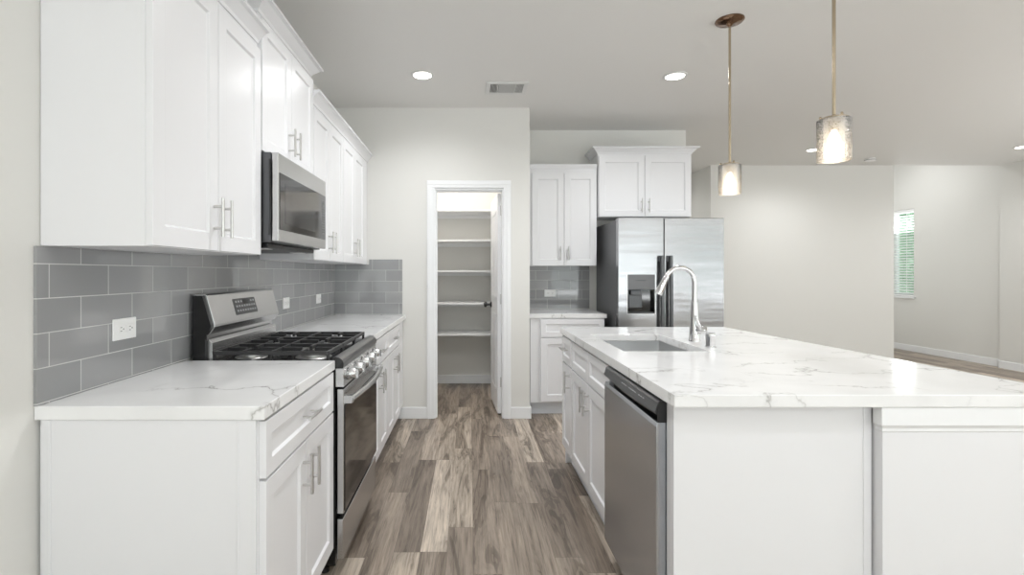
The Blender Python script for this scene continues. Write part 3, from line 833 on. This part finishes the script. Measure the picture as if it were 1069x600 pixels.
fbox(FF, dx0+0.004, dx1-0.004, 0.016, 0.066, dz1-0.012, dz1-0.001, rec)
build('dispenser_well', rec, 'glass_black', lfd)
pd = MB(); fbox(FF, dx0+0.02, dx0+0.14, 0.018, 0.030, dz0+0.045, dz0+0.165, pd)
fbox(FF, dx0+0.035, dx0+0.125, 0.030, 0.048, dz0+0.155, dz0+0.200, pd)
build('paddle', pd, 'steel_dark', lfd, 0.006)
tr_ = MB(); fbox(FF, dx0+0.006, dx1-0.006, 0.018, 0.070, dz0+0.002, dz0+0.012, tr_)
build('drip_tray', tr_, 'steel_dark', lfd, 0.002)
for door, x in ((lfd, 1.639), (rfd, 1.716)):
    hb = MB()
    n = 16
    secs = []
    for k in range(n+1):
        u = k/n; z = 0.50 + u*0.93
        e = min(u, 1-u)*n
        off = 0.040 + 0.014*math.sin(PI*u)
        w_ = 0.016
        secs.append([FF.p(x-w_, 0.068+off-0.010, z), FF.p(x+w_, 0.068+off-0.010, z), FF.p(x+w_*0.7, 0.068+off+0.010, z), FF.p(x-w_*0.7, 0.068+off+0.010, z)])
    hb.rings(secs)
    for z in (0.53, 1.40): fbox(FF, x-0.013, x+0.013, 0.068, 0.068+0.036, z-0.02, z+0.02, hb)
    build('handle', hb, 'steel_dark', door, 0.002)

# ================================================================== ISLAND
FI = ISL(0.645)      # carcass front; door faces at 0.625
ID = 0.575
tz = 0.687 - 0.645
cabinet('narrow white island cabinet at the end nearest the refrigerator', FI, ID, 3.120, 3.425, 0.12, CB,
        doors=[(3.130, 3.420, 0.135, 0.690)], drawers=[(3.130, 3.420, 0.698, 0.862)],
        handles=[('w', 0, 3.275, 0.79, False), ('d', 0, 3.165, 0.60, True)], toe=tz, name='base_cabinet', group='white shaker base cabinets')
sbl = 'white island sink cabinet with two doors, between the narrow cabinet and dishwasher'
t = thing('base_cabinet', sbl, 'cabinet', FI.p(2.69, -ID/2, 0), 'white shaker base cabinets')
sb = MB()
fbox(FI, 2.262, 3.117, -ID, 0, 0.12, 0.138, sb); fbox(FI, 2.262, 2.280, -ID, 0, 0.138, CB, sb); fbox(FI, 3.099, 3.117, -ID, 0, 0.138, CB, sb)
fbox(FI, 2.280, 3.099, -ID, -ID+0.015, 0.138, CB, sb); fbox(FI, 2.280, 3.099, -0.018, 0, 0.60, CB, sb); fbox(FI, 2.66, 2.72, -0.018, 0, 0.138, 0.60, sb)
build('carcass', sb, 'cab', t)
build('toe_kick', fbox(FI, 2.264, 3.115, -ID, -tz, 0, 0.1195), 'toe', t)
for (a0, a1, hz) in ((2.266, 2.688, 2.653), (2.692, 3.112, 2.728)):
    d = build('door', shaker(FI, a0, a1, 0.135, 0.690), 'cab', t, 0.0012)
    pull(d, FI, hz, 0.60, DT)
    build('false_drawer_front', shaker(FI, a0, a1, 0.698, 0.862, rail=0.045), 'cab', t, 0.0012)

# dishwasher
dw = thing('dishwasher', 'stainless dishwasher with dark control strip built into the island', 'dishwasher', (0.93, 1.94, 0.0))
DY0, DY1 = 1.632, 2.254
build('body', MB().box(0.640, 1.18, DY0+0.004, DY1-0.004, 0.09, 0.868), 'blackplastic', dw)
dd = MB()
dd.prism([(0.602, 0.10), (0.600, 0.115), (0.600, 0.785), (0.604, 0.800), (0.638, 0.800), (0.638, 0.10)], 'Y', DY0, DY1)
door = build('door', dd, 'steel_v', dw, 0.002)
# pocket grip, bowed dark shell
pk = MB(); secs = []
n = 16
for k in range(n+1):
    u = k/n; y = DY0+0.001 + u*(DY1-DY0-0.002)
    dip = 0.020*math.sin(PI*u)
    secs.append([(0.640, y, 0.868), (0.612, y, 0.868), (0.606, y, 0.862), (0.597, y, 0.832-dip*0.35), (0.604, y, 0.824-dip*0.5), (0.618, y, 0.822-dip*0.4), (0.640, y, 0.826)])
pk.rings(secs)
cp = build('control_panel', pk, 'greyplastic', dw, smooth=False)
ic = MB()
for k in range(12):
    if k in (3, 8): continue
    y = DY0+0.12 + k*0.022
    for j in (1,):
        z = 0.838 + j*0.010
        x = 0.6045 if j else 0.6015
        ic.hexa([(x-0.0028, y, z-0.0015), (x-0.0028, y+0.014, z-0.0015), (x+0.001, y+0.014, z-0.0015), (x+0.001, y, z-0.0015),
                 (x-0.0018, y, z+0.0015), (x-0.0018, y+0.014, z+0.0015), (x+0.002, y+0.014, z+0.0015), (x+0.002, y, z+0.0015)])
build('panel_marks', ic, 'print', cp)
build('panel_end_cap', MB().prism([(0.602, 0.835), (0.608, 0.868), (0.639, 0.868), (0.639, 0.801), (0.606, 0.801), (0.604, 0.815)], 'Y', DY0-0.003, DY0+0.0008), 'blackplastic', cp)
build('toe_panel', MB().box(0.665, 0.685, DY0+0.004, DY1-0.004, 0.005, 0.088), 'blackplastic', dw)

# island end panels and half wall
tag(build('end_panel', MB().box(0.632, 1.244, 1.570, 1.589, 0.0, CB).box(0.632, 0.66, 1.589, 1.626, 0.0, CB).box(1.217, 1.2215, 1.5675, 1.570, 0.0, CB), 'cab', None, 0.001),
    'wide white end panel of the island facing the camera beside the dishwasher', 'cabinet panel')
hw = thing('half_wall', 'white half wall under the right side of the island countertop with moulded top band', 'half wall', (1.47, 2.4, 0.0))
build('wall_body', MB().box(1.250, 1.705, 1.536, 3.40, 0.0, CB), 'cab', hw, 0.002)
tb = MB()
secs = []
for off, z in ((0.001, 0.800), (0.003, 0.803), (0.003, 0.811), (0.006, 0.817), (0.010, 0.822), (0.010, CB)):
    secs.append([(1.250-off, 1.536-off, z), (1.705+off, 1.536-off, z), (1.705+off, 1.56, z), (1.250-off, 1.56, z)])
tb.rings(secs)
build('top_trim', tb, 'trim', hw)
build('baseboard', MB().box(1.240, 1.716, 1.526, 1.5359, 0, BH), 'trim', hw, 0.002)
tag(build('end_panel', MB().box(0.650, 1.244, 3.428, 3.436, 0.0, CB), 'cab', None, 0.001),
    'white end panel of the island on its refrigerator side', 'cabinet panel')

# countertop with sink cut-out
SX0, SX1, SY0, SY1 = 0.722, 1.130, 2.375, 3.030
it = MB(); bm = it.bm
outer = [(0.614, 1.522), (1.862, 1.522), (1.727, 3.442), (0.614, 3.442)]
inner = [(SX0, SY0), (SX1, SY0), (SX1, SY1), (SX0, SY1)]
V = {}
for nm_, pts_ in (('o', outer), ('i', inner)):
    for zz in (0, 1):
        V[nm_, zz] = [bm.verts.new((p[0], p[1], (CT0, CT)[zz])) for p in pts_]
for i in range(4):
    j = (i+1) % 4
    bm.faces.new([V['o', 1][i], V['o', 1][j], V['i', 1][j], V['i', 1][i]])
    bm.faces.new([V['o', 0][j], V['o', 0][i], V['i', 0][i], V['i', 0][j]])
    bm.faces.new([V['o', 0][i], V['o', 0][j], V['o', 1][j], V['o', 1][i]])
    bm.faces.new([V['i', 0][j], V['i', 0][i], V['i', 1][i], V['i', 1][j]])
tag(build('countertop', it, 'quartz', None, 0.003), 'large white veined quartz island countertop with undermount sink opening', 'countertop')

# sink
sk = thing('kitchen_sink', 'undermount stainless single bowl sink in the island', 'sink', ((SX0+SX1)/2, (SY0+SY1)/2, 0.66))
bs = MB(); secs = []
def rrect(x0, x1, y0, y1, r, z, n=5):
    out = []
    for cx, cy, a0 in ((x1-r, y1-r, 0), (x0+r, y1-r, PI/2), (x0+r, y0+r, PI), (x1-r, y0+r, 1.5*PI)):
        for k in range(n+1):
            a = a0 + PI/2*k/n
            out.append((cx + r*math.cos(a), cy + r*math.sin(a), z))
    return out
e = 0.004
rings_ = [rrect(SX0-0.02, SX1+0.02, SY0-0.02, SY1+0.02, 0.02, CT0-0.0008), rrect(SX0-e, SX1+e, SY0-e, SY1+e, 0.012, CT0-0.0008),
          rrect(SX0-e+0.002, SX1+e-0.002, SY0-e+0.002, SY1+e-0.002, 0.014, 0.70), rrect(SX0+0.012, SX1-0.012, SY0+0.012, SY1-0.012, 0.02, 0.672),
          rrect(0.90, 0.96, 2.67, 2.73, 0.0299, 0.668)]
bs.rings(rings_, caps=False)
bk = build('basin', bs, 'steel_sink', sk, smooth=True)
so = bk.modifiers.new('solid', 'SOLIDIFY'); so.thickness = 0.0015; so.offset = -1
build('drain', MB().lathe([(0.043, -0.006), (0.043, 0.0), (0.036, 0.002), (0.030, -0.004), (0.006, -0.004), (0.006, 0.006), (0.001, 0.008)], (0.93, 2.70, 0.670), (0, 0, 1), 24), 'chrome', sk, smooth=True)

# faucet
fx, fyy = 1.208, 2.725
fa = thing('kitchen_faucet', 'tall chrome gooseneck faucet with pull-down head rising behind the island sink', 'faucet', (fx, fyy, CT))
build('body', MB().lathe([(0.030, 0.0), (0.030, 0.006), (0.0265, 0.012), (0.0235, 0.07), (0.0195, 0.14), (0.0165, 0.205), (0.0150, 0.215)], (fx, fyy, CT), (0, 0, 1), 24), 'chrome', fa, smooth=True)
pts = [(fx, fyy, CT+0.213), (fx, fyy, CT+0.255), (fx+0.001, fyy, CT+0.290)]
cxx, rad, cz = fx-0.078, 0.079, CT+0.313
for k in range(0, 15):
    a = math.radians(0 + k*11.2)
    pts.append((cxx + rad*math.cos(a), fyy, cz + rad*1.02*math.sin(a)))
last = Vector(pts[-1]); prev = Vector(pts[-2]); dirv = (last - prev).normalized()
build('spout', MB().tube(pts, 0.0128, 16), 'chrome', fa, smooth=True)
hd_ = MB().lathe([(0.0135, -0.004), (0.0150, 0.004), (0.0155, 0.03), (0.0185, 0.060), (0.0205, 0.095), (0.0195, 0.102), (0.012, 0.103)], tuple(last), tuple(dirv + Vector((0, -0.0, -0.12))), 20)
build('spray_head', hd_, 'chrome', fa, smooth=True)
hl = MB().lathe([(0.016, 0.0), (0.020, 0.012), (0.021, 0.040), (0.018, 0.050), (0.001, 0.052)], (fx+0.006, fyy-0.012, CT+0.062), (0.75, -0.55, 0.0), 20)
hl.tube([(fx+0.02, fyy-0.035, CT+0.064), (fx-0.002, fyy-0.052, CT+0.098), (fx-0.022, fyy-0.060, CT+0.140)], [0.0095, 0.0075, 0.0065], 12)
build('lever_handle', hl, 'chrome', fa, smooth=True)
tag(build('air_gap', MB().lathe([(0.026, 0.0), (0.026, 0.004), (0.0225, 0.006), (0.0225, 0.050), (0.0235, 0.052), (0.0235, 0.066), (0.021, 0.070), (0.001, 0.071)], (1.190, 2.505, CT), (0, 0, 1), 24), 'chrome', None, smooth=True),
    'short chrome air gap cylinder standing right of the faucet', 'air gap')

# ================================================================== CEILING FIXTURES
def can_light(label, x, y, energy=9, CH=CH):
    t = thing('recessed_light', label, 'ceiling light', (x, y, CH-0.006), 'recessed ceiling lights')
    build('trim_ring', MB().lathe([(0.086, 0.0), (0.086, 0.0055), (0.066, 0.0055), (0.066, 0.0), (0.070, -0.003), (0.082, -0.002)], (x, y, CH-0.0058), (0, 0, 1), 32, closed=True), 'vent', t, smooth=True)
    build('lens', MB().lathe([(0.0655, 0.0), (0.0655, 0.004)], (x, y, CH-0.0055), (0, 0, 1), 32), 'canlens', t)
    d = bpy.data.lights.new('downlight', 'SPOT'); d.energy = energy; d.spot_size = math.radians(160); d.spot_blend = 0.9
    d.shadow_soft_size = 0.06; d.color = (0.975, 0.985, 1.0)
    o = bpy.data.objects.new('downlight', d); COL.objects.link(o); o.parent = t; o.location = (0, 0, -0.012)
    return t
CANW = 85
for wx, wy, wl in ((0.02, 2.40, 'over the aisle just ahead of the camera, above the frame'), (0.0, 0.1, 'right over the camera'), (1.52, 0.60, 'over the near side of the island, above the frame'), (0.5, -1.9, 'behind the camera'),
                   (4.06, 3.4, 'over the living area, above the frame'), (4.06, 0.6, 'right of the camera, out of frame'), (6.38, 3.2, 'by the right wall, out of frame')):
    can_light('added unseen recessed light %s' % wl, wx, wy, (62 if wx < 1 else 85) if wy > 1 or wx > 3 else 28)  # out-of-frame downlights added to brighten kitchen and living area
can_light('round lit recessed light in the ceiling over the aisle, left of the air vent', -0.345, 3.73, 30)
can_light('round lit recessed light in the ceiling between air vent and pendants', 1.52, 3.75, 60)
can_light('lit recessed light in the ceiling beside the nearer pendant shade', 4.06, 5.99, 45)
can_light('lit recessed light in the far ceiling at the right edge', 6.38, 5.85, 45)

can_light('added recessed light in the hall beyond the refrigerator wall, hidden by the upper cabinet', 2.55, 7.25, 14)  # hidden lamp added to lift the dark hall
can_light('added recessed light high in the entry ceiling beyond the living wall, out of view', 6.35, 7.9, 45, 3.5)  # unseen lamp added to brighten the entry walls
vt = thing('ceiling_vent', 'white rectangular slotted air vent in the ceiling before the pantry wall', 'air vent', (0.292, 3.99, CH-0.010))
vx0, vx1, vy0, vy1 = 0.130, 0.452, 3.862, 4.118
fr = MB().box(vx0, vx1, vy0, vy0+0.03, CH-0.010, CH-0.0005).box(vx0, vx1, vy1-0.03, vy1, CH-0.010, CH-0.0005).box(vx0, vx0+0.03, vy0+0.03, vy1-0.03, CH-0.010, CH-0.0005).box(vx1-0.03, vx1, vy0+0.03, vy1-0.03, CH-0.010, CH-0.0005)
fr.box(0.218, 0.226, vy0+0.03, vy1-0.03, CH-0.010, CH-0.0005).box(0.355, 0.363, vy0+0.03, vy1-0.03, CH-0.010, CH-0.0005)
build('frame', fr, 'vent', vt, 0.001)
build('duct_backing', MB().box(vx0+0.03, vx1-0.03, vy0+0.03, vy1-0.03, CH-0.0020, CH-0.0006), 'ventdark', vt)
lv = MB()
def louvers(a0, a1, tilt, n):
    for k in range(n):
        x = a0 + (k+0.5)*(a1-a0)/n
        lv.hexa([(x-0.001+tilt, vy0+0.03, CH-0.009), (x+0.001+tilt, vy0+0.03, CH-0.009), (x+0.001+tilt, vy1-0.03, CH-0.009), (x-0.001+tilt, vy1-0.03, CH-0.009),
                 (x-0.001, vy0+0.03, CH-0.0022), (x+0.001, vy0+0.03, CH-0.0022), (x+0.001, vy1-0.03, CH-0.0022), (x-0.001, vy1-0.03, CH-0.0022)])
louvers(0.160, 0.218, -0.004, 6); louvers(0.226, 0.355, 0.006, 14); louvers(0.363, 0.422, 0.004, 6)
build('louvers', lv, 'vent', vt)

sm = thing('smoke_detector', 'small white round smoke detector on the far ceiling right of the nearer pendant', 'smoke detector', (5.1, 6.46, CH-0.035))
build('housing', MB().lathe([(0.058, 0.034), (0.062, 0.022), (0.060, 0.010), (0.045, 0.0), (0.001, 0.0)], (5.1, 6.46, CH-0.035), (0, 0, 1), 28), 'plate', sm, smooth=True)
build('sensor_slots', MB().lathe([(0.0625, 0.012), (0.0625, 0.018)], (5.1, 6.46, CH-0.035), (0, 0, 1), 28), 'slot', sm)

def pendant(label, x, y, ztop, zbot):
    t = thing('pendant_light', label, 'pendant light', (x, y, CH), 'pendant lights over the island')
    build('canopy', MB().lathe([(0.0775, -0.0005), (0.0775, -0.006), (0.070, -0.014), (0.052, -0.020), (0.022, -0.024), (0.012, -0.034), (0.006, -0.040)], (x, y, CH), (0, 0, 1), 40), 'bronze', t, smooth=True)
    build('rod', MB().lathe([(0.0068, 0.0), (0.0068, CH-0.036-ztop-0.016)], (x, y, ztop+0.016), (0, 0, 1), 14), 'rod', t, smooth=True)
    fz = MB().lathe([(0.008, 0.0185), (0.014, 0.014), (0.044, 0.008), (0.052, 0.004), (0.052, 0.001)], (x, y, ztop), (0, 0, 1), 28)
    for k in range(3):
        a = 2*PI*k/3 + 0.5
        fz.lathe([(0.0055, 0.0), (0.0055, 0.010), (0.003, 0.014)], (x+0.046*math.cos(a), y+0.046*math.sin(a), ztop+0.003), (0, 0, 1), 10)
    build('cap', fz, 'rod', t, smooth=True)
    build('socket', MB().lathe([(0.020, 0.0), (0.021, -0.03), (0.018, -0.045)], (x, y, ztop+0.0009), (0, 0, 1), 20), 'rod', t, smooth=True)
    h = ztop - zbot
    build('glass_shade', MB().lathe([(0.0605, 0.0), (0.0605, h-0.002), (0.055, h), (0.022, h), (0.022, h-0.004), (0.053, h-0.004), (0.0565, h-0.007), (0.0565, 0.0)], (x, y, zbot), (0, 0, 1), 40, closed=True), 'crackle', t, smooth=True)
    build('bulb', MB().lathe([(0.008, 0.0), (0.012, -0.008), (0.021, -0.030), (0.023, -0.045), (0.019, -0.060), (0.009, -0.069), (0.001, -0.071)], (x, y, ztop-0.0445), (0, 0, 1), 20), 'bulb', t, smooth=True)
    d = bpy.data.lights.new('pendant_glow', 'POINT'); d.energy = 0.3; d.color = (1.0, 0.82, 0.58); d.shadow_soft_size = 0.02
    o = bpy.data.objects.new('pendant_glow', d); COL.objects.link(o); o.parent = t; o.location = (0, 0, zbot-CH+0.02)
pendant('rod pendant with lit crackled glass shade, the farther one near the refrigerator', 1.500, 2.925, 1.902, 1.735)
pendant('rod pendant with lit crackled glass shade, the nearer one, farthest right', 1.500, 2.089, 1.912, 1.742)

# pantry ceiling lamp (lights the top of the pantry)
pl = thing('flush_ceiling_light', 'flush ceiling light inside the pantry above the shelves', 'ceiling light', (-0.25, 4.85, CH))
build('dome', MB().lathe([(0.13, -0.0005), (0.13, -0.02), (0.11, -0.05), (0.06, -0.07), (0.001, -0.075)], (-0.25, 4.85, CH), (0, 0, 1), 32), 'dome', pl, smooth=True)
d = bpy.data.lights.new('pantry_glow', 'POINT'); d.energy = 16; d.color = (1.0, 0.96, 0.92); d.shadow_soft_size = 0.08
o = bpy.data.objects.new('pantry_glow', d); COL.objects.link(o); o.parent = pl; o.location = (0, 0, -0.16)

# ================================================================== OUTSIDE
struct('ground', MB().box(7.5, 16.0, 2.0, 18.0, -0.3, -0.15), 'paving')
hm_ = MB(); bm = hm_.bm
for k in range(14000):
    x = random.uniform(10.2, 11.4); y = random.uniform(8.5, 17.0); z = -0.13 + random.random()**0.9 * 5.2
    r = random.uniform(0.05, 0.11)
    a = Vector((random.gauss(0, 1), random.gauss(0, 1), random.gauss(0, 1))).normalized(); b = a.orthogonal().normalized(); c = a.cross(b)
    p = Vector((x, y, max(z, 0.0)))
    bm.faces.new([bm.verts.new(p + b*r), bm.verts.new(p + c*r*0.5), bm.verts.new(p - b*r), bm.verts.new(p - c*r*0.5)])
hm_.box(11.3, 11.9, 8.5, 17.0, -0.14, 4.9)
hd2 = build('garden_hedge', hm_, 'leaf')
tag(hd2, 'pale green foliage seen through the blind of the far window', 'hedge', kind='stuff')
